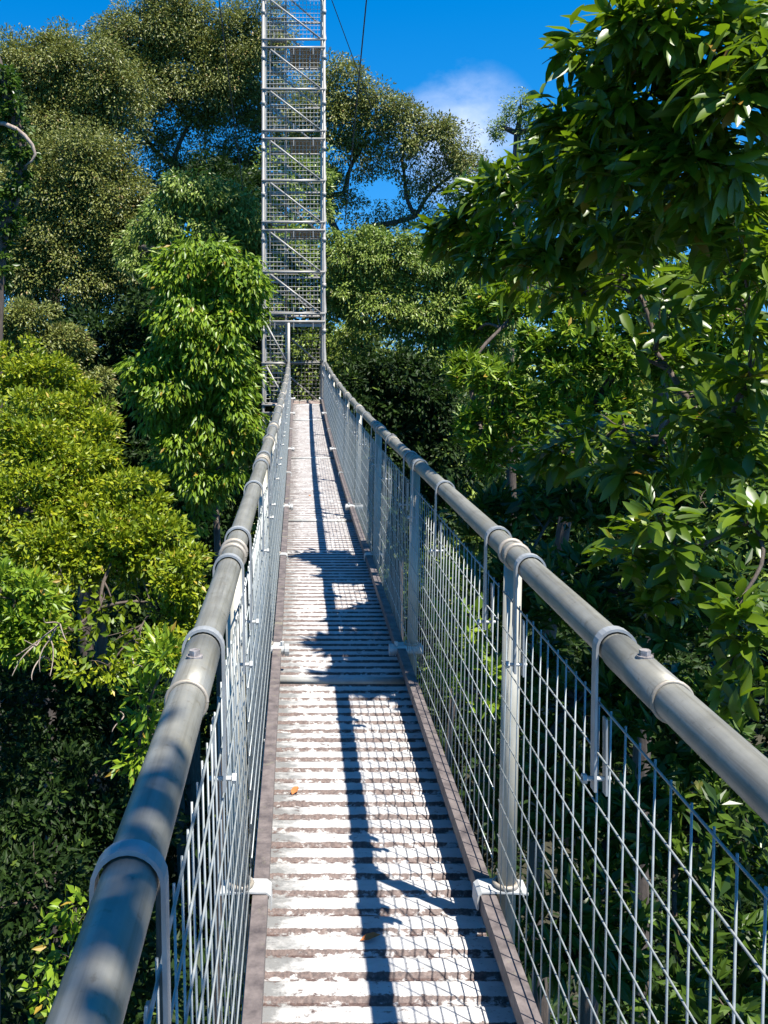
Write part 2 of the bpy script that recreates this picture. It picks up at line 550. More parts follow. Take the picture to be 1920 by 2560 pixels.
# bays: mesh panels and diagonal braces
edges = []
for k in range(-4, 5):
    z = CZ + 0.77 + PER * k
    edges += [(z + 0.2, z + 1.24), (z + 1.24, z + PER)]


def grid(mb, p0, du, dv, nu, nv, r):
    p0, du, dv = map(np.array, (p0, du, dv))
    for i in range(nu + 1):
        a = p0 + du * i / nu
        mb.cyl(a, a + dv, r, 4, caps=False)
    nrm = np.cross(du, dv); nrm = nrm / np.linalg.norm(nrm) * r * 1.6
    for j in range(nv + 1):
        a = p0 + dv * j / nv + nrm
        mb.cyl(a, a + du, r, 4, caps=False)


for (z0, z1) in edges:
    if z0 < CZ - 6:
        continue
    at_deck = z0 < CZ + 0.5 and z1 > CZ - 1.6
    below = z1 <= CZ - 1.4
    xr = DX if at_deck else TX1
    w = xr - TX0
    a, b_ = z0 + 0.05, z1 - 0.05
    nv = max(2, int(round((b_ - a) / 0.1)))
    r = 0.0052
    mb = MB(); grid(mb, (TX0 + 0.07, TY0 + 0.05, a), (w - 0.14, 0, 0), (0, 0, b_ - a), max(3, int(round((w - 0.14) / 0.093))), nv, r)
    mb.box((TX0 + 0.06, TY0 + 0.05, (a + b_) / 2), (0.03, 0.02, b_ - a)); mb.box((xr - 0.06, TY0 + 0.05, (a + b_) / 2), (0.03, 0.02, b_ - a))
    tpart('mesh_panel', mb, M['tower_wire'], False)
    mb = MB(); grid(mb, (TX0 + 0.07, TY1 - 0.05, a), (TX1 - TX0 - 0.14, 0, 0), (0, 0, b_ - a), 14, nv, 0.003)
    mb.box(((TX0 + TX1) / 2 - 0.12, TY1 - 0.03, (a + b_) / 2), (0.04, 0.03, b_ - a))
    if at_deck or below:
        tpart('mesh_panel', mb, M['tower_wire'], False)
    for x in (TX0 + 0.05, TX1 - 0.05):
        mb = MB(); grid(mb, (x, TY0 + 0.08, a), (0, TY1 - TY0 - 0.16, 0), (0, 0, b_ - a), 18, nv, 0.0035 if x > CX else 0.003)
        tpart('mesh_panel', mb, M['tower_wire'], False)
    mb = MB(); mb.cyl((TX0 + 0.18 * w / 1.5, TY0 - 0.055, z1 - 0.06), (xr - 0.10 * w / 1.5, TY0 - 0.055, z0 + 0.02), 0.024, 8)
    tpart('diagonal_brace', mb, M['tower'])
    mb = MB(); mb.cyl((TX0 + 0.2, TY1 + 0.05, z1), (TX1 - 0.1, TY1 + 0.05, z0), 0.024, 8); tpart('diagonal_brace', mb, M['tower'])
    mb = MB(); mb.cyl((TX1 + 0.04, TY0 + 0.06, z0 + 0.02), (TX1 + 0.04, TY1 - 0.06, z1 - 0.04), 0.022, 8); tpart('diagonal_brace', mb, M['tower'])
# doorway jamb and header, threshold
mb = MB(); mb.cyl((DX, TY0 - 0.03, CZ - 1.75), (DX, TY0 - 0.03, CZ + 0.74), 0.036, 10); tpart('door_jamb', mb, M['tower'])
mb = MB(); mb.box(((DX + TX1) / 2, TY0 + 0.02, CZ + 0.68), (TX1 - DX - 0.09, 0.03, 0.08)); tpart('door_header', mb, M['tower'], False)
# landings on the right half and a steep stair on the left of each storey
for k in range(-5, 5):
    z = CZ + 0.79 + PER * k
    if abs(z - (CZ - 1.495)) < 0.1:
        z = deck_z(END_Y) - 0.02
        x0 = TX0 + 0.1
    else:
        x0 = TX0 + 0.66
    mb = MB()
    n = int((TX1 - 0.08 - x0) / 0.23)
    for i in range(n):
        wd = (TX1 - 0.08 - x0) / n
        mb.box((x0 + wd * (i + 0.5), (TY0 + TY1) / 2, z), (wd - 0.012, TY1 - TY0 - 0.16, 0.04))
    tpart('landing', mb, M['plank'], False)
    mb = MB()
    zb = z
    for x in (TX0 + 0.16, TX0 + 0.56):
        mb.cyl((x, TY0 + 0.2, zb + PER - 0.02), (x, TY1 - 0.25, zb + 0.05), 0.02, 6)
    st = tpart('stair_flight', mb, M['tower'])
    for i in range(1, 9):
        t = i / 9
        mb = MB(); mb.box((TX0 + 0.36, TY1 - 0.25 + (TY0 + 0.45 - TY1) * t, zb + 0.05 + (PER - 0.07) * t), (0.36, 0.17, 0.03))
        mb.build('tread', M['tower'], st)

# ------------------------------------------------------------------ cables
def cable(label, a, b_, sag, r):
    mb = MB()
    a, b_ = np.array(a, float), np.array(b_, float)
    mb.tube([a + (b_ - a) * t - np.array([0, 0, sag * 4 * t * (1 - t)]) for t in np.linspace(0, 1, 24)], r, 6)
    return tag(mb.build('guy_cable', M['cable'], None, True), label, 'cable', 'guy cables round the tower')


cable('dark guy cable rising steeply right of the tower into the open sky', W(862, 560, 30), W(945, -300, 22), 0.02, 0.017)
cable('thin guy cable slanting from the tower top down over the right olive tree', (CX - 0.19, TY1, TTOP - 0.05), W(1015, 500, 41), 0.05, 0.014)
cable('thin guy cable rising left of the tower past the olive canopy', W(628, 640, 30), W(510, -300, 22), 0.02, 0.013)


# ------------------------------------------------------------------ foliage
def unit(v):
    return v / (np.linalg.norm(v, axis=-1, keepdims=True) + 1e-9)


def corridor(P):
    dz = np.where(P[:, 1] > 9, 0.0024 * (P[:, 1] - 9) ** 2, 0) + CZ - 1.9
    bad = (np.abs(P[:, 0]) < 0.62) & (P[:, 1] < 24.9) & (P[:, 2] > dz - 0.5) & (P[:, 2] < dz + 3.4)
    bad |= (P[:, 1] < 2.2) & (P[:, 1] > -1) & (np.abs(P[:, 0] - CX) < 0.75) & (P[:, 2] > CZ - 3) & (P[:, 2] < CZ + 1.6)
    bad |= (P[:, 0] > TX0 + 0.06) & (P[:, 0] < TX1 + 0.1) & (P[:, 1] > TY0 - 0.15) & (P[:, 1] < TY1 + 0.1)
    return ~bad


def leaf_geo(P, D, Nn, Ls, Ws, shade, curved, droop=0.3, fold=0.16):
    """P base, D axis, Nn normal: returns verts, faces, shade"""
    S = unit(np.cross(D, Nn))
    Nn = np.cross(S, D)
    n = len(P)
    if not curved:
        V = np.empty((n, 4, 3))
        V[:, 0] = P
        V[:, 2] = P + D * Ls[:, None]
        mid = P + D * (Ls * 0.45)[:, None] + Nn * (Ws * fold)[:, None]
        V[:, 1] = mid + S * (Ws * 0.5)[:, None]
        V[:, 3] = mid - S * (Ws * 0.5)[:, None]
        i = np.arange(n)[:, None] * 4
        fa = np.concatenate([i + np.array([0, 1, 2]), i + np.array([0, 2, 3])], 0)
        return V.reshape(-1, 3), fa, np.repeat(shade, 4)
    ts = np.array([0.0, 0.07, 0.3, 0.55, 0.78, 0.93, 1.0])
    ws = np.array([0.06, 0.12, 0.78, 1.0, 0.78, 0.36, 0.02])
    K = len(ts)
    V = np.empty((n, K, 3, 3))
    wav = np.random.default_rng(3).normal(0, 0.06, (n, K))
    for k in range(K):
        t = ts[k]
        mid = P + D * (Ls * t)[:, None] + Nn * (-(droop) * Ls * t * t)[:, None]
        V[:, k, 1] = mid
        up = Nn * (Ws * ws[k] * (fold + wav[:, k]))[:, None]
        V[:, k, 0] = mid - S * (Ws * 0.5 * ws[k])[:, None] + up
        V[:, k, 2] = mid + S * (Ws * 0.5 * ws[k])[:, None] + up
    fa = []
    i = np.arange(n)[:, None] * (K * 3)
    for k in range(K - 1):
        for c in (0, 1):
            fa.append(i + np.array([k * 3 + c, k * 3 + c + 1, (k + 1) * 3 + c + 1, (k + 1) * 3 + c]))
    return V.reshape(-1, 3), np.concatenate(fa, 0), np.repeat(shade, K * 3)


def crown(name, lobes, parent, mat, seed, L, Wd, cr, per, dens=1.0, droop=0.4, inner=0.35, curved=False, flat=0.6,
          rosette=False, leafdroop=0.35, gap=0.0, spread=0.55, nrand=0.7):
    """lobes: (centre, radii, density)"""
    rng = np.random.default_rng(seed)
    mb = MB()
    for (c, r, d) in lobes:
        r = np.array(r)
        area = 4 * math.pi * ((r[0] * r[1]) ** 1.6 + (r[0] * r[2]) ** 1.6 + (r[1] * r[2]) ** 1.6) ** (1 / 1.6) / 3 ** (1 / 1.6)
        n = max(3, int(dens * d * area / (math.pi * cr * cr)))
        u = unit(rng.normal(size=(n * 2, 3)))
        keep = (u[:, 1] < 0.35) | (rng.random(n * 2) < 0.4)
        keep &= (u[:, 2] > -0.6) | (rng.random(n * 2) < 0.5)
        u = u[keep][:n]
        n = len(u)
        rad = 0.62 + 0.42 * rng.random(n) ** 0.7
        bumps = 0.10 * np.sin(u[:, 0] * 5 + seed) + 0.10 * np.sin(u[:, 2] * 6 + seed * 2.3) + 0.07 * np.sin(u[:, 1] * 9 + seed)
        C = np.array(c) + u * r * (rad + bumps)[:, None]
        if gap > 0:
            g = np.sin(C[:, 0] * 1.9 / cr * 0.35 + seed) + np.sin(C[:, 2] * 2.3 / cr * 0.35 + seed * 1.7) + np.sin(C[:, 1] * 1.3 / cr * 0.35)
            k2 = g > -1.8 + gap * 2
            C, u = C[k2], u[k2]
            n = len(C)
        if n == 0:
            continue
        csh = rng.random(n)
        csz = rng.uniform(0.6, 1.25, n)
        m = max(3, per)
        o = unit(rng.normal(size=(n, m, 3)))
        if rosette:
            ax = unit(u * 0.8 + np.array([0, 0, 0.7]) + rng.normal(0, 0.35, (n, 3)))[:, None, :]
            o = o - ax * np.sum(o * ax, 2, keepdims=True)
            o = unit(o)
            el = rng.uniform(0.05, 1.1, (n, m, 1))
            D = unit(o * np.cos(el) + ax * np.sin(el) - np.array([0, 0, droop]) * rng.uniform(0.3, 1.4, (n, m, 1)))
            P = C[:, None, :] + ax * rng.uniform(-1.3, 0.05, (n, m, 1)) * cr * 0.8 + o * 0.01
            Nn = unit(ax * 1.2 + np.array([0, 0, 0.8]) + rng.normal(0, 0.5, (n, m, 3)))
        else:
            rr = rng.random((n, m, 1)) ** 0.45
            P = C[:, None, :] + o * rr * cr * csz[:, None, None] * np.array([1, 1, flat])
            D = unit(o * 0.75 + u[:, None, :] * spread - np.array([0, 0, droop]) + rng.normal(0, 0.5, (n, m, 3)))
            Nn = unit(np.array([0, 0, 0.75]) + u[:, None, :] * 0.5 + np.array([0.1, -0.1, 0]) + rng.normal(0, nrand, (n, m, 3)))
        sh = np.clip(0.25 * csh[:, None] + 0.75 * rng.random((n, m)) * 0.95, 0, 1)
        sh = np.where(rng.random((n, m)) < 0.02, 1.0, sh * 0.92)
        P, D, Nn, sh = P.reshape(-1, 3), D.reshape(-1, 3), Nn.reshape(-1, 3), sh.ravel()
        k = corridor(P)
        P, D, Nn, sh = P[k], D[k], Nn[k], sh[k]
        Ls = L * rng.uniform(0.65, 1.2, len(P))
        Ws = Wd * rng.uniform(0.75, 1.15, len(P))
        if len(P):
            mb.add_np(*leaf_geo(P, D, Nn, Ls, Ws, sh, curved, leafdroop))
        # sparse foliage deeper in the crown
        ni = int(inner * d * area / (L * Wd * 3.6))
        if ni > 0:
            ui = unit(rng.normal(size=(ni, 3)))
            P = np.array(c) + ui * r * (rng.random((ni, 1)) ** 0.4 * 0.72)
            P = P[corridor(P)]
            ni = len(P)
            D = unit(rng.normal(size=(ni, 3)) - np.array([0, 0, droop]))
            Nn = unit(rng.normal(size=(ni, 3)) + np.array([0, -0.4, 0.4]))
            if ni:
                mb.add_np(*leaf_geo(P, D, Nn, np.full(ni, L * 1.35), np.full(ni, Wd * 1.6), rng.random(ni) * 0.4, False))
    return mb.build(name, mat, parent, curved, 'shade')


def limb(mb, a, b_, r0, r1, rng, bend=0.12, n=9, sides=7):
    a, b_ = np.array(a, float), np.array(b_, float)
    Ln = np.linalg.norm(b_ - a)
    off = rng.normal(0, bend * Ln, (2, 3))
    ts = np.linspace(0, 1, n)
    pts = [(1 - t) * a + t * b_ + off[0] * math.sin(math.pi * t) * 0.6 + off[1] * math.sin(2 * math.pi * t) * 0.25 for t in ts]
    mb.tube(pts, [r0 + (r1 - r0) * t for t in ts], sides)
    return pts


def px_lobes(spec, Z0, df=0.85):
    out = []
    for sp in spec:
        xs, ys, rx, ry = sp[:4]
        Z = sp[4] if len(sp) > 4 and sp[4] else Z0
        d = sp[5] if len(sp) > 5 else 1.0
        k = Z / F
        out.append((W(xs, ys, Z), (rx * k, (rx + ry) / 2 * k * df, ry * k), d))
    return out


def tree(name, label, spec, Z0, mat, seed, base=None, tr=0.25, bark='bark', group=None, df=0.85, cat='tree', limbs=True, trunk_top=None, extra=(), **kw):
    lobes = px_lobes(spec, Z0, df) + list(extra)
    cs = np.array([l[0] for l in lobes])
    cen = cs.mean(0)
    if base is None:
        base = (cen[0], cen[1] + 1.0, 0)
    t = thing(name, label, cat, (float(base[0]), float(base[1]), float(base[2])), group)
    rng = np.random.default_rng(seed + 99)
    mb = MB()
    low = min(l[0][2] - l[1][2] * 0.2 for l in lobes)
    fork = np.array([base[0] * 0.45 + cen[0] * 0.55, base[1] * 0.4 + cen[1] * 0.6, max(base[2] + 1.0, low)]) if trunk_top is None else np.array(trunk_top)
    limb(mb, base, fork, tr, tr * 0.6, rng, 0.02, 12, 10)
    # every lobe hangs on the nearest limb already grown
    grown = [(fork, 0)]
    for (c, r, d) in sorted(lobes, key=lambda l: np.linalg.norm(np.array(l[0]) - fork)):
        src, dep = min(grown, key=lambda g: np.linalg.norm(g[0] - c) + 0.12 * g[1] * np.linalg.norm(r))
        p = limb(mb, src, c, tr * 0.55 * 0.72 ** dep, tr * 0.5 * 0.72 ** (dep + 1), rng, 0.09)
        grown += [(np.array(p[5]), dep + 1), (np.array(c), dep + 1)]
        for j in range(6):
            e = np.array(c) + unit(rng.normal(size=3)) * np.array(r) * rng.uniform(0.5, 0.9)
            limb(mb, p[rng.integers(5, 9)], e, min(tr * 0.12, tr * 0.4 * 0.72 ** (dep + 1)), tr * 0.02, rng, 0.1, 6, 5)
    mb.build('trunk', M[bark], t, True)
    crown('crown', lobes, t, M[mat], seed, **kw)
    return t


# --- far olive canopy, left
OL = dict(L=0.165, Wd=0.066, cr=0.75, per=190, dens=3.0, droop=0.5, inner=1.3, flat=0.8, nrand=0.5)
tree('canopy_tree', 'tall olive canopy tree filling the upper left corner below the sky', [(70, 210, 160, 120), (190, 180, 120, 100), (30, 350, 130, 140), (150, 330, 130, 110), (280, 260, 110, 100), (20, 520, 100, 120)], 42, 'leaf_olive', 11, tr=0.4, group='olive canopy trees', **OL)
tree('canopy_tree', 'olive canopy tree with the highest domed crown left of the tower', [(380, 75, 120, 80), (300, 110, 70, 60), (450, 60, 90, 80), (400, 215, 140, 75), (520, 190, 110, 90), (560, 100, 90, 80), (640, 120, 90, 110), (600, 250, 90, 90, 47, 0.8), (480, 300, 90, 50, 47, 0.5), (560, 400, 90, 70, 48, 0.35), (640, 420, 80, 120, 48, 0.4), (430, 410, 70, 60, 47, 0.4), (700, 330, 100, 130, 48, 0.5), (350, 330, 80, 60, 47, 0.55), (390, 480, 80, 70, 47, 0.5), (500, 460, 90, 60, 47, 0.5)], 46, 'leaf_olive', 12, tr=0.45, group='olive canopy trees', **OL)
tree('canopy_tree', 'broad olive tree sloping down behind the light green tree on the left', [(200, 420, 140, 100), (120, 520, 150, 120), (260, 520, 130, 110), (320, 620, 110, 100), (180, 660, 170, 100), (60, 660, 120, 110), (370, 700, 70, 80, 36, 0.8), (250, 760, 130, 70, 37, 0.5), (110, 780, 110, 60, 37, 0.4), (330, 830, 90, 90, 37, 0.5)], 36, 'leaf_olive', 13, tr=0.35, group='olive canopy trees', **dict(OL, L=0.15, Wd=0.06, cr=0.62, per=170))
# --- far olive tree right of the tower
tree('canopy_tree', 'open olive tree with dark limbs against the sky right of the tower', [(850, 235, 85, 90), (930, 290, 90, 70), (800, 330, 90, 100), (1010, 320, 85, 60), (1090, 350, 85, 55), (1165, 410, 65, 45), (900, 380, 80, 60, 44, 0.6), (860, 480, 60, 80, 44, 0.4), (800, 500, 70, 90, 44, 0.5), (1010, 430, 90, 45, 44, 0.45), (1090, 470, 80, 50, 44, 0.5), (920, 570, 90, 45, 44, 0.4), (1040, 540, 70, 40, 44, 0.4)], 43, 'leaf_olive', 14, base=(W(900, 900, 44)[0], 45, 0), trunk_top=W(860, 640, 44), tr=0.36, group='olive canopy trees', **dict(OL, cr=0.6, per=125, dens=2.4, inner=0.4))
tree('canopy_tree', 'small airy treetop in the sky gap behind the big leaved tree', [(1300, 265, 38, 30), (1255, 320, 32, 28), (1340, 320, 45, 40)], 50, 'leaf_mid', 15, tr=0.3, **dict(OL, cr=0.4, per=70, dens=1.6, inner=0.0))
# --- middle distance
tree('rainforest_tree', 'pale green drooping tree between the olive canopy and the bright tree', [(480, 480, 80, 50), (560, 520, 80, 55), (420, 560, 70, 60), (620, 600, 60, 70), (350, 620, 60, 60, 30, 0.7), (520, 620, 90, 60)], 27, 'leaf_mid', 21, tr=0.25, L=0.17, Wd=0.058, cr=0.42, per=100, dens=2.6, droop=1.1, inner=0.9)
tree('rainforest_tree', 'bright green drooping tree touching the left side of the tower', [(500, 640, 75, 50), (570, 680, 70, 60), (430, 690, 60, 55), (500, 740, 100, 70), (615, 720, 50, 60), (585, 820, 60, 70), (450, 850, 70, 60), (370, 920, 60, 55), (520, 920, 80, 70), (590, 960, 45, 70), (480, 800, 110, 70), (440, 970, 100, 70), (530, 1000, 80, 70), (520, 860, 90, 70), (390, 1010, 60, 60), (560, 1060, 85, 70), (580, 1140, 40, 50), (460, 1110, 70, 55), (510, 1210, 60, 50), (420, 1180, 50, 50, 18, 0.7), (470, 1300, 40, 40, 18, 0.7)], 17.5, 'leaf_bright', 22, base=(W(560, 1400, 18)[0], 18.5, 0), trunk_top=W(540, 1250, 18.5), tr=0.10, L=0.165, Wd=0.055, cr=0.25, per=38, dens=2.8, droop=1.3, inner=0.6, gap=0.12)
tree('rainforest_tree', 'soft green feathery tree just right of the tower', [(880, 640, 70, 60), (960, 650, 80, 70), (1050, 670, 80, 70), (1120, 640, 60, 60), (870, 740, 60, 70), (960, 770, 90, 80), (1070, 790, 90, 80), (1140, 760, 60, 80), (1190, 700, 60, 70), (1230, 820, 70, 80), (890, 860, 60, 60, 31, 0.8), (1080, 900, 80, 70), (1000, 890, 60, 50, 32, 0.4), (1130, 980, 50, 60, 31, 0.8), (850, 960, 40, 70, 32, 0.5)], 29, 'leaf_mid', 23, tr=0.3, L=0.145, Wd=0.052, cr=0.34, per=85, dens=2.8, droop=0.9, inner=0.9)
tree('rainforest_tree', 'olive tree at the left edge above the lime shrubby canopy', [(40, 810, 90, 60), (130, 880, 90, 65), (40, 920, 100, 80), (210, 960, 60, 50), (240, 1040, 40, 50)], 22, 'leaf_olive', 24, tr=0.2, L=0.105, Wd=0.042, cr=0.28, per=120, dens=2.8, droop=0.4, inner=1.0)
# --- near left lime canopy
LI = dict(L=0.078, Wd=0.039, cr=0.19, per=72, dens=2.0, droop=0.1, inner=0.45, flat=0.55, spread=0.5, nrand=0.75)
lime = tree('lime_tree', 'dense lime green small leaved canopy along the left of the walkway', [(30, 930, 90, 70, 13), (120, 970, 90, 70, 13), (200, 1060, 90, 80, 12.5), (60, 1090, 130, 100, 12), (110, 1150, 130, 90, 11.6), (220, 1130, 80, 80, 12), (230, 1290, 110, 80, 11.2), (330, 1330, 90, 70, 10.8), (190, 1330, 110, 80, 11), (270, 1180, 60, 60, 12), (170, 1220, 130, 90, 11.5), (40, 1270, 110, 100, 11), (330, 1260, 90, 70, 11), (290, 1370, 110, 80, 10.5), (410, 1380, 90, 70, 10.5), (150, 1400, 120, 80, 10.5), (460, 1450, 55, 60, 10), (390, 1510, 100, 70, 10), (250, 1520, 110, 70, 10), (470, 1560, 45, 50, 10), (330, 1600, 100, 60, 9.6), (180, 1580, 100, 60, 9.8), (430, 1640, 60, 50, 9.4), (250, 1670, 80, 45, 9.4, 0.7), (120, 1500, 90, 60, 9.8)], 11, 'leaf_lime', 31, tr=0.12, gap=0.1, **dict(LI, inner=0.5))
mb = MB()
rt = np.random.default_rng(8)
for (x0, y0, x1, y1) in ((150, 1560, 40, 1640), (140, 1570, 100, 1680), (120, 1590, 125, 1690), (90, 1610, 30, 1690), (150, 1560, 165, 1600), (150, 1560, 110, 1545), (100, 1600, 60, 1600), (110, 1640, 80, 1700), (330, 1640, 360, 1670), (300, 1780, 280, 1830)):
    mb = MB()
    limb(mb, W(x0, y0, 8.6), W(x1, y1, 8.4), 0.008, 0.003, rt, 0.14, 8, 5)
    mb.build('bare_twig', M['bark_pale'], lime, True)
tree('lime_tree', 'lower green clump in front of the lime canopy at the left edge', [(30, 1480, 90, 70), (90, 1560, 80, 50), (20, 1600, 70, 60)], 9.0, 'leaf_bright', 32, base=(-4.6, 9.5, 0), tr=0.06, **dict(LI, L=0.1))
tree('sapling', 'leafy sapling just outside the left handrail below its bolted sleeve', [(400, 1660, 50, 50), (370, 1770, 45, 60), (350, 1860, 30, 45)], 8.0, 'leaf_bright', 33, tr=0.05, **dict(LI, L=0.12, dens=0.8, inner=0.1))
tree('sapling', 'bright sapling in the lower left corner beside the handrail', [(190, 2270, 50, 40), (170, 2380, 70, 60), (110, 2470, 50, 40), (240, 2440, 50, 60), (150, 2560, 80, 60)], 5.4, 'leaf_bright', 34, tr=0.03, **dict(LI, L=0.075, Wd=0.036, cr=0.1, per=16, dens=1.0, inner=0.1))
tree('understorey_tree', 'dark shade-coloured understorey tree below the lime canopy at lower left', [(80, 1760, 200, 120, 11), (280, 1800, 120, 120, 11), (150, 2000, 220, 140, 10), (60, 2250, 160, 160, 9), (280, 2100, 120, 120, 10), (250, 2400, 160, 160, 9)], 10, 'leaf_shade_tone', 35, tr=0.12, **dict(LI, L=0.10, Wd=0.045, cr=0.22, per=50, dens=2.0, inner=0.6))
# --- right side: mid broadleaf, dark understorey
BL = dict(L=0.135, Wd=0.046, cr=0.15, per=15, dens=3.2, droop=0.1, inner=0.7, rosette=True)
tree('broadleaf_tree', 'sunlit bright broadleaf tree in the gap under the big leaved branches', [(1400, 760, 90, 60, 15), (1330, 690, 80, 60, 16), (1450, 700, 80, 50, 16), (1180, 820, 60, 60, 14), (1230, 760, 70, 60, 14), (1290, 760, 70, 60, 13.5), (1170, 930, 60, 60, 13), (1240, 950, 75, 65), (1190, 1060, 60, 60), (1310, 1040, 80, 70), (1400, 930, 80, 70), (1330, 860, 60, 60), (1450, 820, 90, 70), (1540, 900, 90, 80), (1500, 1010, 90, 60), (1620, 800, 90, 80), (1700, 900, 100, 80), (1800, 800, 90, 90), (1860, 930, 90, 80), (1740, 700, 110, 60), (1880, 680, 80, 90), (1560, 720, 90, 50), (1230, 1130, 70, 50, 12.5, 0.8), (1850, 1100, 80, 60)], 12, 'leaf_bright', 41, tr=0.14, **BL)
tree('broadleaf_tree', 'tall broadleaf tree behind the sunlit one at the right edge', [(1880, 500, 90, 120), (1820, 620, 90, 90), (1700, 560, 100, 80), (1600, 620, 90, 70), (1480, 660, 90, 60)], 17, 'leaf_mid', 42, tr=0.2, **dict(BL, L=0.2, Wd=0.065, cr=0.22))
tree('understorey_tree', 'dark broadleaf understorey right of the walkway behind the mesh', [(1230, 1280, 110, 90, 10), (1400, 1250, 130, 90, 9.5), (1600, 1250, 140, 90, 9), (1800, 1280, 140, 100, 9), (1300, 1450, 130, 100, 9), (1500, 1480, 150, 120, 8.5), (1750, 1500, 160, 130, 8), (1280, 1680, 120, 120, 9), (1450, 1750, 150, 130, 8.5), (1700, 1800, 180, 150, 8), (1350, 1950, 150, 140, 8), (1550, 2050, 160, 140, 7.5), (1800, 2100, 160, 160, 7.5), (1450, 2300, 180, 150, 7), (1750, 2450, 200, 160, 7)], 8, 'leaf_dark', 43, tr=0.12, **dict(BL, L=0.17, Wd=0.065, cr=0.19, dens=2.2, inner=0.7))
tree('sapling', 'light green sapling glimpsed through the mesh behind the second post', [(1110, 1540, 50, 60), (1180, 1560, 60, 60), (1190, 1660, 60, 60), (1120, 1690, 50, 60), (1230, 1760, 60, 50), (1100, 1440, 40, 40)], 7.4, 'leaf_bright', 44, tr=0.04, **dict(BL, L=0.12, Wd=0.05, cr=0.15, dens=1.0, inner=0.1))
# --- near big-leaved tree overhanging from the right
BG = dict(L=0.195, Wd=0.056, cr=0.15, per=10, dens=2.9, droop=0.45, inner=0.3, curved=True, rosette=True, leafdroop=0.28)
tree('big_leaved_tree', 'large glossy leaved tree overhanging the walkway from the right', [(1720, 60, 200, 120, 4.8), (1500, 110, 90, 80, 5.4), (1860, 200, 140, 130, 4.4), (1640, 230, 150, 100, 5.0), (1470, 290, 110, 90, 5.6), (1360, 360, 80, 70, 6.2), (1560, 400, 140, 100, 5.3), (1760, 400, 150, 110, 4.7), (1430, 480, 130, 90, 6.2), (1290, 460, 80, 70, 7.5), (1215, 490, 70, 70, 8.1), (1150, 580, 80, 60, 8.4), (1270, 620, 100, 70, 7.7), (1400, 620, 120, 70, 6.6), (1570, 560, 130, 70, 5.6, 0.8), (1760, 540, 140, 80, 5.0, 0.8), (1880, 620, 80, 70, 4.6, 0.7), (1320, 710, 90, 50, 7.2, 0.4), (1450, 740, 90, 60, 6.6, 0.25), (1570, 690, 100, 60, 6.0, 0.4), (1700, 760, 110, 60, 5.5, 0.3), (1870, 780, 80, 80, 4.8, 0.5), (1640, 880, 110, 60, 5.8, 0.2), (1880, 950, 90, 80, 5.0, 0.4), (1720, 1000, 110, 60, 5.6, 0.3), (1560, 1060, 100, 40, 6.2, 0.3), (1800, 1080, 130, 80, 5.2, 0.6), (1420, 1130, 110, 60, 6.6, 0.5), (1600, 1140, 130, 70, 6.0, 0.6), (2050, 200, 130, 200, 6.6, 0.6), (2150, 700, 200, 300, 5.4), (2250, 1200, 220, 250, 5.4)], 5.5, 'leaf_big', 51, base=(5.2, 6.4, 0), trunk_top=W(2150, 1050, 6.2), tr=0.10, df=1.1, extra=[((4.5, 6.6, 23.2), (0.9, 0.9, 0.5), 1.3), ((4.9, 5.2, 23.0), (0.8, 0.7, 0.5), 1.2), ((3.9, 7.6, 23.0), (0.7, 0.8, 0.5), 1.2)], **BG)  # extra: added unseen upper lobes, placed to shade the leaves below
tree('big_leaved_sapling', 'glossy sapling in a patch of sun outside the right handrail', [(1640, 1290, 90, 45, 3.7), (1560, 1370, 70, 50, 3.8), (1700, 1380, 90, 50, 3.7), (1640, 1480, 80, 50, 3.8), (1850, 1560, 90, 80, 3.4), (1880, 1300, 70, 60, 3.6), (1830, 1690, 80, 50, 3.4)], 3.7, 'leaf_big', 52, base=(3.4, 3.9, 0), tr=0.02, df=1.0, **dict(BG, L=0.12, Wd=0.044, cr=0.11, per=9, dens=1.9, droop=0.25))

# added out-of-view tree, shaped to dapple the left handrail and shade the gully
rl = np.random.default_rng(77)
shade_roof = []
for i in range(26):
    x, y = rl.uniform(-2.8, 0.35), rl.uniform(0.6, 5.8)
    shade_roof.append(((x, y, 22.2 + rl.uniform(-0.3, 0.6)), (rl.uniform(0.45, 0.7), rl.uniform(0.45, 0.7), 0.3), 1.2))
shade_roof += [((1.20, 0.02, 22.0), (0.16, 0.16, 0.14), 0.35), ((1.16, -0.42, 22.1), (0.2, 0.2, 0.15), 0.45)]
tree('added_shade_tree', 'added unseen tree shading from the left above the near end of the handrail', [], 5, 'leaf_mid', 78, base=(-4.2, 0.5, 0), trunk_top=(-2.9, 1.6, 20.6), tr=0.2, extra=shade_roof, L=0.16, Wd=0.065, cr=0.2, per=34, dens=2.0, droop=0.4, inner=0.9)
# vine-clad trunk at the left edge
vt = thing('vine_clad_trunk', 'dark vine covered trunk at the upper left edge with a bare curling branch', 'tree', tuple(float(q) for q in (W(-40, 900, 15)[0], 15.0, 0)))
mb = MB()
pth = [(-40, 3900), (-30, 1500), (-20, 800), (-5, 620), (25, 520), (52, 440), (50, 350), (25, 260), (5, 190), (-20, 120), (-60, 20)]
mb.tube([W(x, y, 15) for x, y in pth], [0.22, 0.2, 0.16, 0.13, 0.10, 0.10, 0.10, 0.09, 0.08, 0.07, 0.05], 10)
mb.build('trunk', M['bark'], vt, True)
mb = MB(); mb.tube([W(x, y, 14.8) for x, y in [(-70, 318), (-20, 306), (10, 309), (40, 322), (62, 340), (80, 362), (88, 385), (80, 402), (62, 415)]], [0.04, 0.036, 0.034, 0.033, 0.031, 0.028, 0.024, 0.018, 0.01], 8)
mb.build('branch', M['bark_pale'], vt, True)
